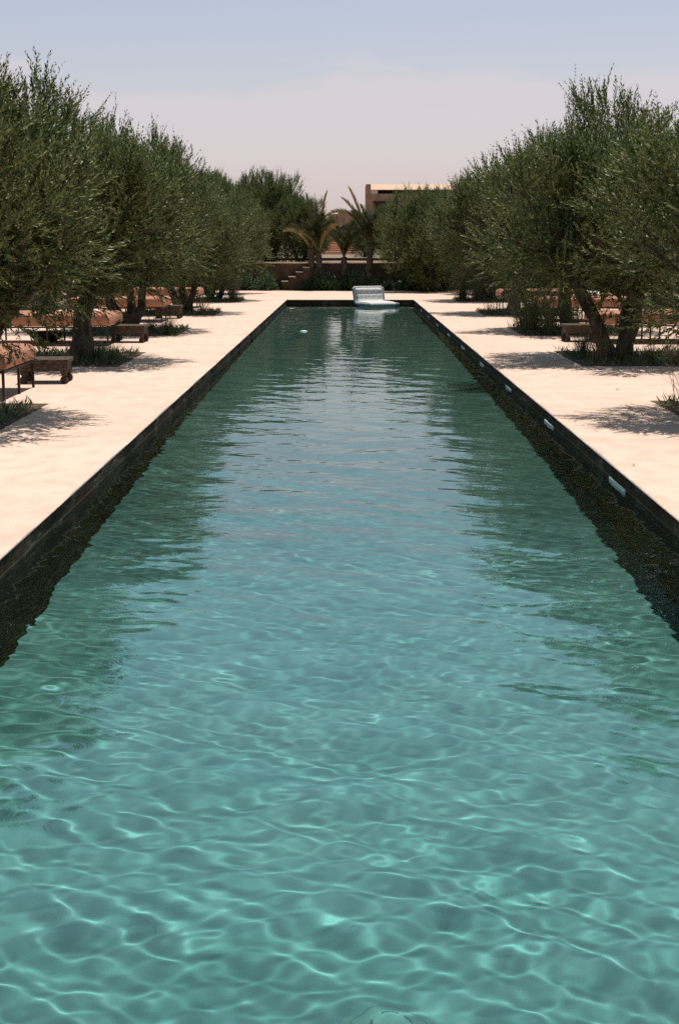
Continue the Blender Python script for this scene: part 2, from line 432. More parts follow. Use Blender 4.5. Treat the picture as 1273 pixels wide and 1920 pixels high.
def shoots(P, D, LEN, K, rng, leafL, leafW, ang=38, curve=0.15, skip=0.12):
    """twigs from P along D with K leaf pairs; returns leaf V,F and twig V,F"""
    n = len(P)
    t = (np.arange(K)+0.6)/K
    up = np.array([0, 0, 1.0])
    a = norm(np.cross(D, rng.normal(size=(n, 3)))); b = norm(np.cross(D, a))
    cv = rng.normal(size=(n, 3))*curve + up*curve*0.6
    T = np.broadcast_to(t[None, :, None], (n, K, 1))
    pos = P[:, None] + D[:, None]*LEN[:, None, None]*T + cv[:, None]*LEN[:, None, None]*T**2
    tan = norm(D[:, None] + 2*cv[:, None]*T)
    phi = (np.arange(K)*np.pi/2)[None, :] + rng.uniform(0, 6.28, (n, 1)) + rng.normal(0, 0.35, (n, K))
    Vs = []; 
    for side in (0, np.pi):
        ph = (phi+side)[..., None]
        rad = a[:, None]*np.cos(ph) + b[:, None]*np.sin(ph)
        an = R(ang)*rng.uniform(0.55, 1.35, (n, K, 1))
        an = an*(1 - 0.45*T)
        d = norm(tan*np.cos(an) + rad*np.sin(an) + rng.normal(0, 0.10, (n, K, 3)))
        s = norm(np.cross(d, rad)); 
        rot = rng.normal(0, 0.5, (n, K, 1)); nn = np.cross(d, s)
        s = s*np.cos(rot) + nn*np.sin(rot)
        sz = rng.uniform(0.7, 1.2, (n, K))*(1 - 0.35*t[None]**3)
        keep = rng.random((n, K)) > skip
        Vs.append((pos[keep], d[keep], s[keep], (leafL*sz)[keep], (leafW*sz)[keep]))
    B, Dd, S, L, W = [np.concatenate([v[i] for v in Vs]) for i in range(5)]
    lv, lf = leaf_quads(B, Dd, S, L, W)
    tw = LEN*0 + 0.0014
    tv, tf = leaf_quads(P, norm(D+cv*0.8), a, LEN*0.98, tw*2.2, mid=0.1)
    tv = tv.reshape(-1, 4, 3); tv[:, 2] = P + D*LEN[:, None] + cv*LEN[:, None]; tv = tv.reshape(-1, 3)
    return lv, lf, tv, tf

def olive_tree(seed, crown_r=1.45, height=3.6, low=0.75, stems=3, nshoot=5200, K=12, leafL=0.062, leafW=0.0165):
    rng = np.random.default_rng(seed); pr = random.Random(seed)
    root = empty('olive_tree')
    # lobes fill an upright egg
    full = height; height = height-0.35
    cz = (height+low)/2; rz = (height-low)/2
    lobes = []
    tries = 0
    while len(lobes) < 50 and tries < 6000:
        tries += 1
        v = rng.normal(size=3); v /= np.linalg.norm(v); rr = rng.uniform(0.30, 0.90)**0.6
        c = np.array([v[0]*crown_r*rr, v[1]*crown_r*rr, cz + v[2]*rz*rr])
        rad = rng.uniform(0.27, 0.46)*crown_r/1.45
        if all(np.linalg.norm(c-l[0]) > 0.42*(rad+l[1]) for l in lobes): lobes.append((c, rad))
    lobes.append((np.array([0, 0, cz]), crown_r*0.5))
    w = np.array([l[1]**2 for l in lobes]); w /= w.sum()
    li = rng.choice(len(lobes), nshoot, p=w)
    C = np.array([l[0] for l in lobes])[li]; RD = np.array([l[1] for l in lobes])[li]
    dv = norm(rng.normal(size=(nshoot, 3)))
    P = C + dv*(RD*rng.uniform(0.45, 1.0, nshoot))[:, None]*np.array([1, 1, 1.1])
    rel = (P - np.array([0, 0, cz]))/np.array([crown_r, crown_r, rz])
    outw = norm(rel)
    up = np.array([0, 0, 1.0])
    topness = np.clip(rel[:, 2:3], -1, 1)
    D = norm(dv*0.60 + outw*0.35 + up*(0.75 + 0.75*topness) + rng.normal(0, 0.28, (nshoot, 3)))
    LEN = rng.uniform(0.15, 0.34, nshoot)
    # long upright shoots breaking the outline
    sel = np.where(rel[:, 2] > 0.15)[0]; sel = rng.choice(sel, len(sel)//9, replace=False)
    for q in range(6):      # sprays: several shoots side by side
        P = np.concatenate([P, P[sel] + D[sel]*rng.uniform(.02, .16, (len(sel), 1)) + rng.normal(0, .035, (len(sel), 3))]); D = np.concatenate([D, norm(D[sel] + up*.25 + rng.normal(0, .13, (len(sel), 3)))])
        LEN = np.concatenate([LEN, rng.uniform(.22, .40, len(sel))]); rel = np.concatenate([rel, rel[sel]])
    nshoot = len(P)
    # hanging low ones
    lo = (rel[:, 2] < -0.55) & (rng.random(nshoot) < 0.45)
    D[lo] = norm(D[lo]*np.array([1, 1, 0.2]) - up*0.55)
    lv, lf, tv, tf = shoots(P, D, LEN, K, rng, leafL, leafW)
    top = np.sort(lv[:, 2])[-400]; k_ = full/top; print('tree', seed, 'top', top)
    lv[:, 2] *= k_; tv[:, 2] *= k_
    crown = link_mesh('crown', np_mesh('crown', lv, lf), M['olive'], root)
    twv, twf = tv, tf
    # trunk, limbs and twigs
    m = MB()
    base_r = 0.085 if stems > 1 else 0.125
    for s in range(stems):
        az = s*2*math.pi/stems + pr.uniform(-.5, .5)
        b = Vector((math.cos(az)*0.10, math.sin(az)*0.10, -0.03))
        lean = pr.uniform(0.25, 0.55)
        fork = b + Vector((math.cos(az)*lean, math.sin(az)*lean, pr.uniform(0.9, 1.25)))
        mid = b.lerp(fork, 0.5) + Vector((pr.uniform(-.09, .09), pr.uniform(-.09, .09), 0))
        q1 = b.lerp(mid, 0.5) + Vector((pr.uniform(-.04, .04), pr.uniform(-.04, .04), 0))
        r0 = base_r*pr.uniform(0.85, 1.2)
        m.tube([b, q1, mid, mid.lerp(fork, .5)+Vector((pr.uniform(-.03,.03), pr.uniform(-.03,.03), 0)), fork], [r0*1.35, r0, r0*0.85, r0*.8, r0*0.65], 9, wob=0.16, rng=pr)
        near = sorted(range(len(lobes)), key=lambda i: (Vector(lobes[i][0]) - (fork + Vector((math.cos(az), math.sin(az), 0))*0.5)).length)[:len(lobes)//stems + 2]
        for i in near:
            tgt = Vector(lobes[i][0]); md = fork.lerp(tgt, 0.5) + Vector((pr.uniform(-.12, .12), pr.uniform(-.12, .12), pr.uniform(-.02, .16)))
            rb = r0*pr.uniform(0.28, 0.45)
            m.tube([fork, fork.lerp(md, .5), md, tgt], [rb*1.1, rb*.9, rb*0.75, rb*0.3], 6)
            for _ in range(3):
                d = Vector(rng.normal(size=3)).normalized()*lobes[i][1]*0.8; d.z = abs(d.z)*.6+.1
                m.tube([md.lerp(tgt, 0.7), tgt+d*.5, tgt+d], [rb*.35, rb*.25, 0.004], 5, cap=False)
    V = np.array(m.v); nb = len(V)
    me = bpy.data.meshes.new('trunk')
    me.from_pydata(m.v, [], m.f); me.update()
    trunk = link_mesh('trunk', me, M['bark'], root, smooth=True)
    twig = link_mesh('twigs', np_mesh('twigs', twv, twf), M['bark'], root)
    return root

protos = [olive_tree(1, 1.55, 3.65, 0.58, 3), olive_tree(2, 1.55, 3.8, 0.85, 2), olive_tree(3, 1.50, 3.8, 0.60, 3), olive_tree(7, 1.50, 3.65, 0.68, 1), olive_tree(12, 1.65, 3.6, 0.15, 2, nshoot=6400)]
for p in protos: p.location = (0, -400, 0)
PK = [BY_PARENT(p) for p in protos]
used = set()
ORD = ['nearest', 'second', 'third', 'fourth', 'fifth', 'sixth', 'seventh', 'eighth']
def place_tree(k, x, y, z, rz, sc, label, group):
    if k in used:
        r = protos[k].copy(); COL.objects.link(r)
        for ch in PK[k]:
            c = ch.copy(); COL.objects.link(c); c.parent = r
    else:
        r = protos[k]; used.add(k)
    r.location = (x, y, z); r.rotation_euler = (0, 0, rz); r.scale = sc if isinstance(sc, tuple) else (sc, sc, sc)
    setp(r, label, 'tree', group)
    return r
G1 = 'olive trees in beds along the pool'
front_l = [(1, -3.85, 13.3, 0.3, (1.08, 1.08, .90)), (3, -3.85, 20.1, 1.2, 1.0), (2, -4.15, 27.1, 2.9, 1.02), (0, -3.9, 34.3, 4.2, 0.91), (1, -3.9, 42.0, 5.0, 0.96)]
front_r = [(2, 4.15, 13.4, 5.1, (1.12, 1.12, .80)), (0, 3.85, 20.3, 3.5, 1.05), (1, 4.2, 27.3, 1.1, 1.0), (3, 3.85, 34.4, 0.5, 0.97), (2, 4.0, 42.0, 2.0, 0.93)]
for i, (k, x, y, a, s) in enumerate(front_l):
    s = s if isinstance(s, tuple) else (s*1.12, s*1.12, s)
    place_tree(k, x, y, 0, a, s, f'{ORD[i]} olive tree in the row along the left pool edge, in a planting bed', G1)
for i, (k, x, y, a, s) in enumerate(front_r):
    s = s if isinstance(s, tuple) else (s*1.12, s*1.12, s)
    place_tree(k, x, y, 0, a, s, f'{ORD[i]} olive tree in the row along the right pool edge, in a planting bed', G1)
pr = random.Random(9)
G2 = 'olive trees standing behind the pool rows'
for sd, nm in ((-1, 'left'), (1, 'right')):
    for i, y in enumerate([17.0, 23.6, 30.6, 37.8, 45.5]):
        place_tree(pr.randrange(4), sd*(8.2+pr.uniform(-.3, .5)), y+pr.uniform(-.5, .5), 0, pr.uniform(0, 6), pr.uniform(.98, 1.1),
                   f'{ORD[i]} olive tree of the row behind the loungers on the {nm}', G2)
    for i, y in enumerate([26.5, 34.0, 42.0, 49.0]):
        place_tree(4, sd*(12.4+pr.uniform(-.4, .5)), y+pr.uniform(-.5, .5), 0, pr.uniform(0, 6), pr.uniform(1.0, 1.1),
                   f'{ORD[i]} olive tree of the outermost row on the far {nm}', G2)
G3 = 'olive trees round the end of the pool'
end = [(-4.6, 48.2, 0, 1.06, 'at the left corner beyond the pool end'), (-3.0, 55.5, .95, 0.98, 'on the terrace just left of the palms'),
       (-5.2, 54.6, .95, 0.95, 'on the terrace behind the left corner'), (-7.6, 50.0, 0, 1.05, 'second from the left corner beyond the pool end'), (-9.8, 55, .95, 1.05, 'far left on the terrace'),
       (2.75, 50.3, 0, (1.2, 1.1, 1.0), 'forming a dome below the mud house'), (5.0, 47.6, 0, 0.98, 'at the right corner beyond the pool end'), (6.6, 51.5, 0, 1.0, 'behind the right corner of the deck'),
       (3.6, 56.5, .95, 0.80, 'on the terrace right below the mud house'), (9.4, 53.5, .95, 1.05, 'far right on the terrace'), (-4.0, 61.5, .95, .95, 'deep on the terrace left of the brick steps'),
       (-1.75, 54.2, .95, .70, 'on the terrace directly left of the leftmost palm'), (-6.3, 58.5, .95, 1.05, 'on the terrace behind the left corner tree'), (1.65, 54.2, .95, .60, 'small on the terrace right of the palms'),
       (-11.5, 58, .95, 1.1, 'outermost left on the terrace'), (6.2, 58.5, .95, 1.0, 'on the terrace behind the right corner tree'), (12.0, 58, .95, 1.1, 'outermost right on the terrace'),
       (0.9, 66.0, .95, .60, 'small and dark on the terrace right of the brick steps'), (-1.9, 72.0, .95, .62, 'small on the terrace left of the brick steps')]
for i, (x, y, z, s, w) in enumerate(end):
    place_tree(4, x, y, z, pr.uniform(0, 6), s, f'olive tree {w}', G3)

# ------------------------------------------------------------------ grass tufts
def tuft_mesh(seed, n, hgt, spread, wid=0.005):
    rng = np.random.default_rng(seed); V = []; F = []
    S = 5
    for i in range(n):
        a = rng.uniform(0, 6.283); r = abs(rng.normal(0, 0.05)); b = np.array([math.cos(a)*r, math.sin(a)*r, 0.0])
        a2 = a + rng.normal(0, 0.7); out = np.array([math.cos(a2), math.sin(a2), 0]); L = hgt*rng.uniform(0.45, 1.1); sp = spread*rng.uniform(0.2, 1.2)
        side = np.array([-out[1], out[0], 0]); w = wid*rng.uniform(.6, 1.2); b0 = len(V)
        for s in range(S+1):
            t = s/S; p = b + out*sp*L*t**1.5 + np.array([0, 0, L*(t - 0.28*sp*t**2.6)])
            ww = w*(1-t)**0.7
            V.append(p - side*ww*.5); V.append(p + side*ww*.5)
        for s in range(S): F.append((b0+2*s, b0+2*s+1, b0+2*s+3, b0+2*s+2))
    return np_mesh('tuft', np.array(V), np.array(F))
tufts = [(tuft_mesh(21, 220, 0.42, 0.75), M['grass_g']), (tuft_mesh(22, 130, 0.40, 1.0, .004), M['grass_d']), (tuft_mesh(23, 260, 0.50, 0.55), M['grass_g'])]
for me, mt in tufts: me.materials.append(mt)
def put_tuft(k, x, y, s, rz, label, z=0.0, group='grass tufts in the planting beds'):
    o = bpy.data.objects.new('grass_tuft', tufts[k][0]); COL.objects.link(o)
    o.location = (x, y, z); o.rotation_euler = (0, 0, rz); o.scale = (s*1.55, s*1.55, s*1.6)
    return setp(o, label, 'grass', group)
TR = ['nearest', 'second', 'third', 'fourth', 'farthest']
tl = [
 (-3.25, 12.3, 1, 0, .9, 'dry'), (-3.2, 19.35, 0, 1, .62, 'at the pool-side corner'), (-3.45, 19.6, 2, 2, .55, 'next to the corner'), (-3.75, 19.25, 1, 1, .5, 'in the middle front'),(-3.55, 20.7, 0, 1, .5, 'at the back'),
 (-3.25, 25.85, 0, 2, .75, 'at the pool-side corner'), (-3.6, 26.2, 2, 2, .5, 'by the trunk'),
 (-3.35, 33.2, 1, 3, .85, 'at the pool-side corner, dry'), (-3.95, 33.1, 1, 3, .9, 'thin'),
 (-3.3, 41.3, 2, 4, 1.15, 'dark and dense at the corner'), (-3.95, 41.2, 2, 4, 1.0, 'dark and dense by the trunk')]
for x, y, k, b, s, w in tl:
    put_tuft(k, x, y, s, x*9+y, f'grass tuft {w} of the {TR[b]} bed left of the pool', 0.003)
tr = [
 (3.42, 13.9, 1, 0, 1.25, 'dry and fanning'), (3.5, 19.9, 1, 1, 1.15, 'dry, at the corner'), (3.40, 20.7, 0, 1, .85, 'green, behind the corner'), (3.75, 19.6, 0, 1, .6, 'green, beside the trunks'),
 (4.5, 19.6, 1, 1, .8, 'dry, right of the trunks'), (4.9, 19.5, 0, 1, .8, 'green, far right'), (5.15, 20.3, 1, 1, .9, 'dry, outer end'), (4.15, 19.5, 2, 1, .45, 'low, in front of the trunks'),
 (3.40, 26.4, 2, 2, 1.5, 'bushy at the pool-side corner'), (3.35, 27.4, 0, 2, 1.4, 'bushy behind the corner'), (3.65, 25.9, 2, 2, 1.3, 'bushy by the trunks'), (4.1, 25.9, 2, 2, .9, 'bushy right of the trunks'), (4.6, 26.0, 0, 2, .9, 'right end'),
 (3.35, 33.6, 1, 3, .85, 'dry, at the pool-side corner'), (3.75, 33.4, 1, 3, .8, 'dry, by the trunk'), (4.2, 33.4, 0, 3, .8, 'green, right of the trunk'),
 (3.35, 41.9, 2, 4, 1.25, 'tall and dark at the corner'), (3.7, 41.4, 2, 4, 1.1, 'tall, dark, by the trunk'), (4.2, 41.3, 0, 4, 1.0, 'right end')]
for x, y, k, b, s, w in tr:
    put_tuft(k, x, y, s, x*9+y, f'grass tuft {w} of the {TR[b]} bed right of the pool', 0.003)

# low ground cover in the beds: nobody could count it
def ground_cover():
    rng = np.random.default_rng(77); P = []
    for by in BED_Y:
        for (xa, xb, ya, yb) in ((-5.2, -3.1, by+.05, by+2.55), (3.2, 5.3, by+.15, by+2.85)):
            n = 2600
            P.append(np.stack([rng.uniform(xa, xb, n), rng.uniform(ya, yb, n), np.zeros(n)], -1))
    P = np.concatenate(P); n = len(P)
    keep = (np.sin(P[:, 0]*3.1+P[:, 1]*2.3)+np.sin(P[:, 0]*1.3-P[:, 1]*4.1)+rng.normal(0, .6, n)) > -0.7
    P = P[keep]; n = len(P)
    a = rng.uniform(0, 6.28, n)
    D = norm(np.stack([np.cos(a)*.7, np.sin(a)*.7, np.ones(n)], -1)); S = norm(np.cross(D, rng.normal(size=(n, 3))))
    V, F = leaf_quads(P, D, S, rng.uniform(.05, .16, n), rng.uniform(.006, .018, n), .4)
    return setp(link_mesh('ground_cover', np_mesh('ground_cover', V, F), M['grass_g']), 'low green ground cover growing over the soil of the planting beds', 'grass', kind='stuff')
ground_cover()

# ------------------------------------------------------------------ shrubs at the pool's end
def shrub_meshes(seed, r, h, n, leafL, leafW, mat):
    rng = np.random.default_rng(seed)
    v = norm(rng.normal(size=(n, 3))); v[:, 2] = np.abs(v[:, 2])
    P = v*np.array([r, r, h])*rng.uniform(.25, .85, (n, 1)); P[:, 2] *= 0.9
    D = norm(v + np.array([0, 0, .5]) + rng.normal(0, .3, (n, 3)))
    lv, lf, tv, tf = shoots(P, D, rng.uniform(.12, .3, n), 7, rng, leafL, leafW, ang=55)
    root = empty('shrub')
    link_mesh('foliage', np_mesh('foliage', lv, lf), mat, root)
    m = MB()
    for _ in range(7):
        a = rng.uniform(0, 6.28); q = Vector((math.cos(a)*r*.5, math.sin(a)*r*.5, h*.75))
        m.tube([(0, 0, -.02), q*.5, q], [.014, .01, .005], 5)
    m.build('stem', M['bark'], root)
    return root
sh = [shrub_meshes(31, .42, .62, 420, .06, .028, M['shrub']), shrub_meshes(32, .5, .8, 480, .07, .02, M['shrub']), shrub_meshes(33, .28, .42, 110, .10, .085, M['round'])]
spots = [(1, -.95, 51.45, 1.0, 'dark bushy shrub below the terrace wall, left of the round leaved plants'), (2, -.72, 51.28, .9, 'pale green round leaved plant, left one of the pair below the terrace wall'), (2, -.42, 51.3, .75, 'pale green round leaved plant, right one of the pair below the terrace wall'),
         (0, -.1, 51.5, 1.05, 'dark shrub below the terrace wall, left of the striped float'), (1, .3, 51.45, .95, 'shrub directly behind the back of the striped float'), (0, .75, 51.4, .8, 'small shrub at the foot of the right palm'),
         (2, 2.1, 51.4, .9, 'bright green broad leaved plant at the foot of the domed olive tree'), (0, 2.65, 51.4, .9, 'dark shrub right of the bright green plant'), (1, -2.9, 51.3, .9, 'shrub left of the garden steps'),
         (0, -3.7, 51.4, 1.0, 'second shrub left of the garden steps'), (1, 3.4, 51.4, 1.0, 'dark shrub at the right end of the end bed'), (0, -1.5, 51.35, .55, 'low shrub in front of the garden steps'), (0, 1.45, 51.5, .6, 'low shrub right of the striped float')]
su = set()
for k, x, y, s, lb in spots:
    if k in su: r = copy_tree(sh[k], (x, y, 0), x*5, s)
    else:
        r = sh[k]; r.location = (x, y, 0); r.scale = (s, s, s); su.add(k)
    setp(r, lb, 'shrub', 'shrubs in the bed at the pool end')

# ------------------------------------------------------------------ palms
def palm(seed, x, y, z, stem_h, fronds, label):
    """fronds: list of (azimuth deg, start elevation deg, length, droop, dry)"""
    rng = np.random.default_rng(seed); prr = random.Random(seed)
    root = setp(empty('young_palm', (x, y, z)), label, 'palm', 'young date palms in the end bed')
    m = MB(); n = 12; pts = [(0.02*math.sin(i), 0.02*math.cos(i*2), stem_h*i/(n-1)) for i in range(n)]
    m.tube(pts, [0.13*(1 - .25*i/(n-1))*(1.12 if i % 2 else .92) for i in range(n)], 11, wob=.14, rng=prr)
    m.build('trunk', M['bark'], root)
    fronds = fronds + [(prr.uniform(0, 360), prr.uniform(64, 86), prr.uniform(0.9, 1.5), prr.uniform(20, 50), False) for _ in range(12)]
    for az, el, L, droop, dry in fronds:
        N = 22; a = R(az); p = Vector((0, 0, stem_h-.03)); e = R(el); P = [p.copy()]; T = []
        for i in range(N):
            d = Vector((math.cos(a)*math.cos(e), math.sin(a)*math.cos(e), math.sin(e))); T.append(d)
            p = p + d*(L/N); P.append(p.copy()); e -= R(droop)/N*(0.35 + 1.3*i/N)
        mt = M['palm_dry'] if dry else M['palm']
        fr = MB(); fr.tube(P, [0.016*(1-i/(N+3)) + .002 for i in range(N+1)], 5)
        f = fr.build('frond', mt, root)
        B = []; D = []; S = []; LL = []
        for i in range(3, N):
            for q in range(3):
                t = (i+q/3)/N
                for sd in (-1, 1):
                    tg = T[i]; side = tg.cross(Vector((0, 0, 1))); side = side.normalized() if side.length > .05 else Vector((-math.sin(a), math.cos(a), 0))
                    nn = side.cross(tg)
                    d = (tg*1.15 + side*sd*(0.62 if droop > 30 and droop < 90 else 0.30) + nn*0.30 + Vector(rng.normal(0, .07, 3))).normalized()
                    B.append(P[i].lerp(P[min(i+1, N)], q/3)); D.append(d); S.append(d.cross(side).normalized()); LL.append(0.42*math.sin(math.pi*(0.12+0.80*t))*rng.uniform(.85, 1.1))
        V, F = leaf_quads(np.array(B), np.array(D), np.array(S), np.array(LL), 0.028, .35)
        link_mesh('leaflets', np_mesh('leaflets', V, F), mt, f)
    return root
palm(41, 0.78, 51.45, 0, 1.65, [(178, 74, 2.2, 125, True), (180, 72, 2.1, 8, True), (176, 69, 1.9, 30, True), (120, 70, 1.6, 60, False), (60, 72, 1.3, 80, False), (250, 66, 1.3, 90, False), (10, 68, 1.2, 90, False), (310, 60, 1.2, 90, False), (150, 55, 1.4, 90, False), (215, 50, 1.3, 80, False), (95, 84, 1.4, 20, True)],
     'young date palm with one frond drooping left over the sky, right of the brick steps')
palm(42, -0.12, 51.6, 0, 1.15, [(200, 74, 1.3, 50, False), (20, 70, 1.35, 50, False), (90, 80, 1.45, 25, False), (270, 62, 1.1, 80, False), (330, 70, 1.3, 60, False), (150, 68, 1.3, 60, False), (235, 75, 1.25, 60, False)],
     'dark bushy young palm between the two taller palms')
palm(43, -1.02, 51.55, 0, 1.35, [(10, 86, 2.15, 12, True), (60, 70, 1.4, 60, False), (330, 72, 1.3, 60, True), (200, 66, 1.2, 80, True), (130, 72, 1.4, 70, False), (260, 64, 1.2, 90, False)],
     'young date palm with one brown upright frond, left of the brick steps')
palm(44, -1.30, 51.65, 0, 1.45, [(170, 87, 1.95, 6, False), (80, 72, 1.3, 60, False), (220, 68, 1.3, 70, False), (300, 66, 1.2, 80, False), (160, 60, 1.3, 80, True)],
     'young date palm with one narrow green spear, leftmost of the palms')

# ------------------------------------------------------------------ terrace, walls, steps, house
m = MB(); m.box(-70, 52.26, -0.02, 70, 330, 0.955); setp(m.build('terrace', M['terrace']), kind='structure')
rw = setp(empty('retaining_wall', (0, 52.1, 0)), 'low dark mud wall with a pale stone top behind the end of the pool', 'wall')
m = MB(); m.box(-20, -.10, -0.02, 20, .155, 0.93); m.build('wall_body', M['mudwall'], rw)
m = MB(); m.box(-3.4, -.14, .932, 2.4, .17, .985); m.build('stone_top', M['stonecap'], rw, bevel=.006, seg=1)
m = MB(); m.box(2.42, -.13, .932, 20, .17, .975); m.box(-20, -.13, .932, -3.42, .17, .975); m.build('end_top', M['mudwall'], rw)
tw = setp(empty('terrace_kerb', (0, 60, .955)), 'thin pale kerb on the terrace behind the retaining wall', 'kerb')
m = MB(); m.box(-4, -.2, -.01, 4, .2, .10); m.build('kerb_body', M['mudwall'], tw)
m = MB(); m.box(-4.02, -.22, .102, 4.02, .22, .125); m.build('kerb_top', M['stonecap'], tw)
gs = setp(empty('garden_steps', (-2.35, 51.75, 0)), 'dark garden steps with pale treads rising right against the retaining wall', 'steps')
for i in range(4):
    zt = 0.30 + i*0.165; xa = i*0.255
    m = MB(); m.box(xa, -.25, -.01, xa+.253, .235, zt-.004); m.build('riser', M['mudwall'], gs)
    m = MB(); m.box(xa-.015, -.265, zt-.003, xa+.245, .236, zt+.026); m.build('tread', M['stonecap'], gs, bevel=.004, seg=1)
bs = setp(empty('brick_steps', (-0.75, 98, 0.955)), 'flight of reddish brick steps seen between the palms far behind the pool', 'steps')
for i in range(13):
    m = MB(); m.box(-1.6, i*.34, -.6, 1.3, i*.34+.339, -.45+i*.155); m.build('step', M['brick'], bs)
    m = MB(); m.box(-1.6, i*.34-.03, -.449+i*.155, 1.3, i*.34+.33, -.415+i*.155); m.build('tread', M['render'], bs)

mh = setp(empty('mud_house', (0, 180, 0.9)), 'brown mud brick house with a pale upper balcony above the olive trees', 'house')
m = MB()
m.box(2.27, 0, 0, 14.0, 9, 6.9)               # main block
m.box(2.27, 0.0, 6.903, 2.87, 9, 8.05)        # left pier beside the balcony
m.box(-1.2, -1.5, 0, 2.265, 8, 4.62); m.box(-2.4, -1.2, 0, -1.203, 8, 4.42)
m.build('wall', M['mud'], mh)
m = MB(); m.box(2.873, .9, 6.903, 14.0, 9, 7.35); m.build('upper_wall', M['render'], mh)
def prism(x0, x1, prof):
    m = MB(); n = len(prof)
    for x in (x0, x1): m.v += [(x, y, z) for y, z in prof]
    m.f += [tuple(range(n))[::-1], tuple(n+i for i in range(n))] + [(i, (i+1) % n, n+(i+1) % n, n+i) for i in range(n)]
    return m
prism(2.874, 14.1, [(-.02, 7.40), (.9, 8.06), (9.2, 8.08), (9.2, 7.353), (0, 7.353)]).build('sloping_roof', M['render'], mh)  # slope of the front face is invented, shaped to catch sun and look bright
prism(2.874, 3.72, [(-.10, 6.904), (-.02, 7.351), (.89, 7.351), (.89, 6.904)]).build('roof_pier', M['render'], mh)
for a in ((3.75, 6.0), (6.2, 8.4), (8.6, 10.8)):
    m = MB(); m.box(a[0], .82, 6.93, a[1], .898, 7.34); m.build('window', M['shade'], mh)
m = MB(); m.box(3.3, -.06, 2.6, 6.2, -.003, 5.75); m.build('recess_panel', M['mudwall'], mh)
m = MB(); m.box(3.15, -.35, 5.78, 6.4, -.004, 5.98); m.build('lintel', M['shade'], mh)
m = MB(); m.box(2.22, -.1, 6.5, 2.9, -.004, 6.62); m.build('ledge', M['mud'], mh)

# ------------------------------------------------------------------ sun loungers
def cushion_mesh(L=2.0, W=1.44, z0=.315, z1=.50):
    r = (z1-z0)*.42; prof = []
    # profile in x,z ; the pool-side end (x=0) rolls over like a waterfall
    prof += [(-L, z0), (-.03, z0)]
    for i in range(7):
        a = -math.pi/2 + i/6*math.pi/2
        prof.append((-.03 + .045*math.cos(a), z0+.05 + .05*math.sin(a)))
    for i in range(1, 8):
        a = i/7*math.pi/2
        prof.append((-r + (r+.015)*math.cos(a), z1-r + r*math.sin(a)))
    for k in range(1, 10): prof.append((-r-(L-r-.06)*k/10, z1 + .006*math.sin(k*1.9)))
    for i in range(5):
        a = math.pi/2 + i/4*math.pi/2
        prof.append((-L+.05 + .05*math.cos(a), z1-.05+.05*math.sin(a)))
    n = len(prof); ys = [0, .012, .04] + [W*k/8 for k in range(1, 8)] + [W-.04, W-.012, W]
    cxm = sum(p[0] for p in prof)/n; czm = (z0+z1)/2
    V = []; 
    for j, y in enumerate(ys):
        e = {0: .022, 1: .008, len(ys)-2: .008, len(ys)-1: .022}.get(j, 0)
        for (x, z) in prof:
            dx = -e if x > cxm else e; dz = -e if z > czm else e
            sag = .004*math.sin(y*5+x*3) if z > z1-.02 else 0
            V.append((x+dx, y, z+dz+sag))
    F = []
    for j in range(len(ys)-1):
        for i in range(n):
            F.append((j*n+i, j*n+(i+1) % n, (j+1)*n+(i+1) % n, (j+1)*n+i))
    F.append(tuple(range(n))[::-1]); F.append(tuple((len(ys)-1)*n+i for i in range(n)))
    me = bpy.data.meshes.new('cushion'); me.from_pydata(V, [], F); me.update()
    bm = bmesh.new(); bm.from_mesh(me); bmesh.ops.recalc_face_normals(bm, faces=bm.faces); bm.to_mesh(me); bm.free()
    return me
def make_lounger():
    r = empty('sun_lounger')
    link_mesh('cushion', cushion_mesh(), M['rust'], r, smooth=True)
    for y in (.004, 1.436):
        q = MB(); q.tube([(-.10, y, .499), (-.06, y, .494), (-.02, y, .475), (.008, y, .44), (.014, y, .39), (.016, y, .35), (.005, y, .325)], .007, 6)
        q.build('piping', M['rust'], r, True)
    m = MB()
    m.box(-2, 0, .285, 0, .03, .31); m.box(-2, 1.41, .285, 0, 1.44, .31); m.box(-.03, .031, .285, 0, 1.409, .31); m.box(-2, .031, .285, -1.97, 1.409, .31)
    for x in (-.5, -1.0, -1.5): m.box(x, .031, .287, x+.03, 1.409, .308)
    m.build('frame', M['metal'], r)
    for x in (-.03, -1.0, -2.0):
        for y in (.0, .70, 1.415):
            q = MB(); q.box(x, y, 0, x+.026, y+.026, .284); q.build('leg', M['metal'], r)
    return r
proto = make_lounger()
LG = 'terracotta cushioned loungers under the olive trees'
lspots = [(-3.56, 14.77, 0, 'nearest terracotta lounger on the left, cut by the picture edge'), (-3.83, 22.95, 0, 'second terracotta lounger on the left, half behind a tree trunk'),
          (-3.86, 29.95, 0, 'third terracotta lounger on the left, partly behind leaves'), (-3.83, 36.8, 0, 'farthest terracotta lounger on the left, only its end showing'),
          (4.12, 24.9, math.pi, 'nearest terracotta lounger on the right, behind the tree trunks'), (3.80, 36.8, math.pi, 'farthest terracotta lounger on the right, in deep shade'),
          (4.05, 31.6, math.pi, 'terracotta lounger on the right, behind the second tree'), (4.3, 17.6, math.pi, 'terracotta lounger on the right, beyond the picture edge')]
for i, (x, y, rz, lb) in enumerate(lspots[:7]):
    r = proto if i == 0 else copy_tree(proto, (0, 0, 0))
    r.location = (x, y, 0); r.rotation_euler = (0, 0, rz)
    setp(r, lb, 'lounger', LG)
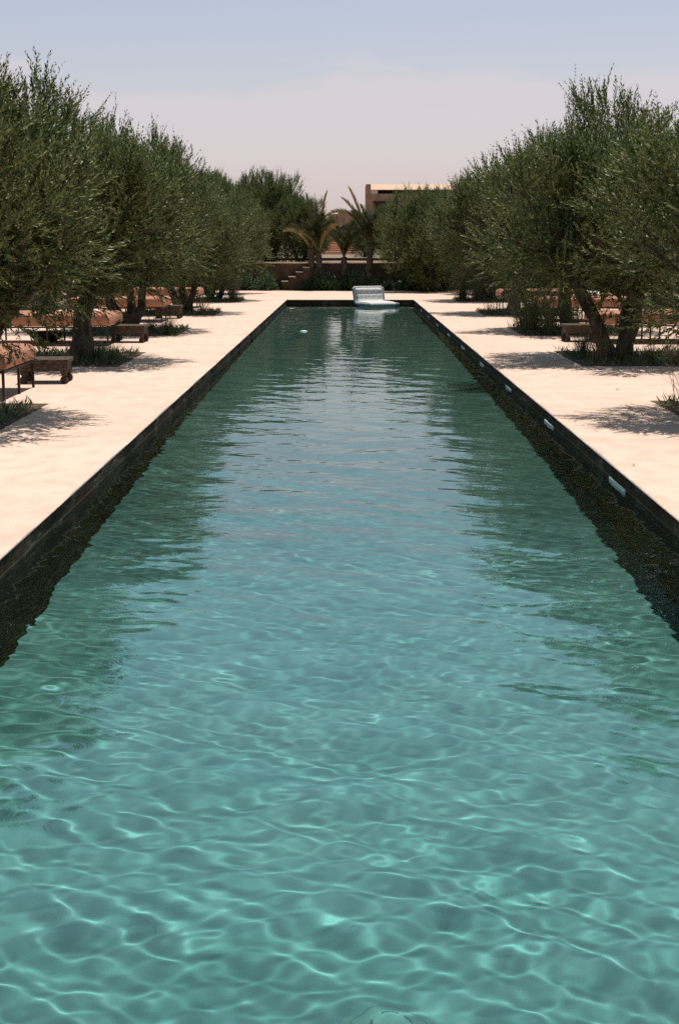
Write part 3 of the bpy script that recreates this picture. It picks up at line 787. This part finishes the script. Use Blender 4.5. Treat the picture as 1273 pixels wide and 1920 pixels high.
# white cloth lying on the right lounger
def towel(x, y, z, w, l, label):
    N = 14; V = []; F = []
    for i in range(N+1):
        for j in range(N+1):
            u, v = i/N, j/N; V.append((u*w, v*l, .07+.05*math.sin(u*9+v*3)*math.sin(v*7) + .09*math.exp(-((u-.5)**2+(v-.5)**2)*9)))
    for i in range(N):
        for j in range(N):
            a = i*(N+1)+j; F.append((a, a+N+1, a+N+2, a+1))
    me = bpy.data.meshes.new('towel'); me.from_pydata(V, [], F); me.update()
    o = link_mesh('towel', me, M['white_cloth'], None, True); o.location = (x, y, z)
    md = o.modifiers.new('thick', 'SOLIDIFY'); md.thickness = .02; md.offset = -1
    return setp(o, label, 'towel')
towel(4.80, 30.3, .49, .55, .5, 'crumpled white towel on the terracotta lounger behind the right tree trunks')

# ------------------------------------------------------------------ low carved tables
def make_table():
    r = empty('carved_table')
    m = MB(); m.box(-.29, -.25, .235, .29, .25, .285); m.build('table_top', M['wood'], r, bevel=.012)
    m = MB()
    m.box(-.265, -.235, .145, .265, -.205, .234); m.box(-.265, .205, .145, .265, .235, .234)
    m.box(-.268, -.204, .147, -.238, .204, .234); m.box(.238, -.204, .147, .268, .204, .234)
    m.build('apron', M['wood'], r, bevel=.005, seg=1)
    for sx in (-1, 1):
        for sy in (-1, 1):
            q = MB(); q.lathe([(.030, 0), (.044, .02), (.048, .045), (.040, .07), (.024, .085), (.034, .10), (.042, .125), (.042, .146), (.036, .234)], sx*.235, sy*.195, 14)
            q.build('leg', M['wood'], r, smooth=True)
    return r
tb = make_table()
tspots = [(-3.56, 16.85, 'low carved dark wood table right of the nearest left lounger'), (-3.64, 23.95, 'low carved dark wood table beside the second left lounger'),
          (3.92, 24.2, 'low carved dark wood table behind the right tree trunks'), (-3.95, 30.9+0.9, 'low carved dark wood table behind the third left lounger')]
for i, (x, y, lb) in enumerate(tspots):
    r = tb if i == 0 else copy_tree(tb, (0, 0, 0))
    r.location = (x, y, 0); r.rotation_euler = (0, 0, (.05, -.04, .03, 0)[i])
    setp(r, lb, 'table', 'low carved wooden tables by the loungers')
bw = MB(); bw.lathe([(.10, .0), (.20, .03), (.27, .09), (.30, .16), (.285, .165), (.25, .10), (.16, .05), (.02, .04)], 0, 0, 28)
o = bw.build('round_bowl', M['metal'], None, True); o.location = (-5.05, 24.0, 0.0)
setp(o, 'dark round shallow bowl on the deck behind the nearest left lounger', 'bowl')

# ------------------------------------------------------------------ striped float
def m_stripes():
    m, nt, p, o = mat_new('striped_fabric')
    t = nt.nodes.new('ShaderNodeTexCoord'); s = nt.nodes.new('ShaderNodeSeparateXYZ'); nt.links.new(t.outputs['Object'], s.inputs[0])
    a = nt.nodes.new('ShaderNodeMath'); a.operation = 'MULTIPLY'; a.inputs[1].default_value = 1/0.0375; nt.links.new(s.outputs['X'], a.inputs[0])
    f = nt.nodes.new('ShaderNodeMath'); f.operation = 'FRACT'; nt.links.new(a.outputs[0], f.inputs[0])
    c = ramp(nt, [(0, (.055, .07, .11)), (.34, (.055, .07, .11)), (.39, (.80, .78, .74)), (.96, (.80, .78, .74)), (1.0, (.055, .07, .11))], f.outputs[0]).outputs[0]
    nt.links.new(c, p.inputs['Base Color']); p.inputs['Roughness'].default_value = .75
    return m
M['stripes'] = m_stripes()
def pool_float():
    r = setp(empty('pool_float', (0.76, 40.9, WZ-.03), R(24)), 'blue and white striped inflatable lounger floating at the far end of the pool', 'float')
    # centre line in the y,z plane: front at -y, back rest rising at +y
    path = []
    for i in range(10): path.append((-.62 + i*.088, .10))
    for i in range(1, 8):
        a = i/7*R(72); path.append((.172 + .17*math.sin(a), .10 + .17*(1-math.cos(a))))
    y, z = path[-1]
    for i in range(1, 10): path.append((y + i*.038*math.cos(R(72)), z + i*.038*math.sin(R(72))))
    W = .43; NX = 30
    P = [Vector((0, a, b)) for a, b in path]; n = len(P); V = []; F = []
    ring = 2*n
    for ix in range(NX+1):
        u = -1 + 2*ix/NX; x = W*u
        edge = (1-abs(u)**9)**.5 if abs(u) < 1 else 0.0
        for side in (1, -1):
            for k in range(n):
                kk = k if side == 1 else n-1-k
                t = (P[min(kk+1, n-1)]-P[max(kk-1, 0)]).normalized(); nr = Vector((0, -t.z, t.y))
                s = kk/(n-1); endr = min(1, math.sqrt(max(0, 1-(abs(2*s-1))**10)))
                th = (.088 - (.026 if kk in (n-5, n-6) else 0) - (.020 if kk in (10, 11) else 0))*max(edge, .25)*max(endr, .2)
                puff = 1 + .05*math.cos(x/0.0375*2*math.pi)
                V.append(P[kk] + Vector((x, 0, 0)) + nr*th*side*puff)
    for ix in range(NX):
        for k in range(ring):
            k2 = (k+1) % ring
            F.append((ix*ring+k, ix*ring+k2, (ix+1)*ring+k2, (ix+1)*ring+k))
    F.append(tuple(range(ring))[::-1]); F.append(tuple(NX*ring+k for k in range(ring)))
    me = bpy.data.meshes.new('striped_body'); me.from_pydata([tuple(v) for v in V], [], F); me.update()
    bm = bmesh.new(); bm.from_mesh(me); bmesh.ops.recalc_face_normals(bm, faces=bm.faces); bm.to_mesh(me); bm.free()
    link_mesh('striped_body', me, M['stripes'], r, True)
    for sx in (-1, 1):
        m = MB(); m.tube([(sx*(W+.012), a, b) for a, b in path], [.052]*n, 10)
        m.build('side_band', M['blue_piping'], r, True)
    m = MB(); y, z = path[-1]; m.tube([(x*W/8, y+.005, z+.012) for x in range(-8, 9)], [.035]*17, 10); m.build('head_band', M['stripes'], r, True)
    return r
pool_float()

# ------------------------------------------------------------------ small pool things
inl = empty('wall_inlet')
m = MB(); m.box(-.012, -.30, -.16, .0, .30, .012); m.build('face_plate', M['white'], inl, bevel=.004, seg=1)
m = MB(); m.box(-.016, -.27, -.08, -.0125, .27, -.012); m.build('slot', M['paleblue'], inl)
iy = [10.2, 13.75, 17.3, 20.8, 24.2, 27.7, 31.2, 34.7, 38.2]
nmw = ['nearest', 'second nearest', 'third nearest', 'fourth nearest', 'fifth nearest', 'sixth nearest', 'seventh nearest', 'eighth nearest', 'farthest']
for i, y in enumerate(iy):
    r = inl if i == 0 else copy_tree(inl, (0, 0, 0))
    r.location = (PX1+g-.001, y, WZ+.01)
    setp(r, f'{nmw[i]} white rectangular inlet at the waterline of the right pool wall', 'inlet', 'white inlets along the right pool wall')
dr = setp(empty('floor_drain', (0.14, 4.12, -DEPTH)), 'round ringed drain cover on the pool floor at the bottom of the picture', 'drain')
m = MB(); m.lathe([(.155, .0), (.152, .004), (.125, .006), (.12, .002)], 0, 0, 48); m.build('outer_ring', M['drain'], dr)
m = MB(); m.lathe([(.085, .0045), (.083, .010), (.07, .012), (.03, .013)], 0, 0, 40); m.build('cover', M['drain'], dr)
for k in range(6):
    a0 = k*math.pi/3 + .12; m = MB()
    m.tube([(math.cos(a0+t*.15)*.073, math.sin(a0+t*.15)*.073, .010) for t in range(6)], .005, 6); m.build('slot', M['drain_dark'], dr)
m = MB(); m.lathe([(.015, .0135), (.013, .018)], 0, 0, 16); m.build('screw', M['drain_dark'], dr)
for c in BY_PARENT(dr): c.cycles.is_caustics_receiver = True

m = MB(); m.lathe([(.01, -.03), (.06, -.028), (.08, 0), (.065, .015), (.03, .022), (.005, .024)], 0, 0, 20)
o = m.build('dispenser', M['paleblue'], None, True); o.location = (-.88, 28.9, WZ)
setp(o, 'small pale blue object floating in the left half of the water', 'dispenser')
def leaf_obj(name, x, y, z, L, rz, mat, label, cat, group=None):
    V = []; F = []; n = 8
    for i in range(n+1):
        t = i/n; w = L*.18*math.sin(math.pi*t)**.8; zz = .25*L*t*(1-t)
        V += [(L*t, -w, zz+.15*w), (L*t, 0, zz), (L*t, w, zz+.15*w)]
    for i in range(n):
        for k in (0, 1): a = i*3+k; F.append((a, a+3, a+4, a+1))
    me = bpy.data.meshes.new(name); me.from_pydata(V, [], F); me.update()
    o = link_mesh(name, me, mat, None, True); o.location = (x, y, z); o.rotation_euler = (0, 0, rz)
    return setp(o, label, cat, group)
leaf_obj('floating_leaf', -1.58, 38.9, WZ+.012, .22, .4, M['white'], 'small pale leaf floating by the far left corner of the pool', 'leaf', 'fallen leaves')
leaf_obj('fallen_leaf', 3.75, 17.9, .012, .20, 2.6, M['dryleaf'], 'curled brown leaf on the deck before the right tree trunks', 'leaf', 'fallen leaves')
leaf_obj('fallen_leaf', 2.10, 10.35, .010, .05, 1.2, M['dryleaf'], 'tiny brown leaf by the right pool edge near the second inlet', 'leaf', 'fallen leaves')
leaf_obj('fallen_leaf', 2.16, 12.35, .010, .05, .6, M['dryleaf'], 'tiny brown leaf farther along the right pool edge', 'leaf', 'fallen leaves')
leaf_obj('fallen_leaf', 3.0, 15.9, .010, .09, .9, M['dryleaf'], 'small brown leaf in the middle of the right deck', 'leaf', 'fallen leaves')
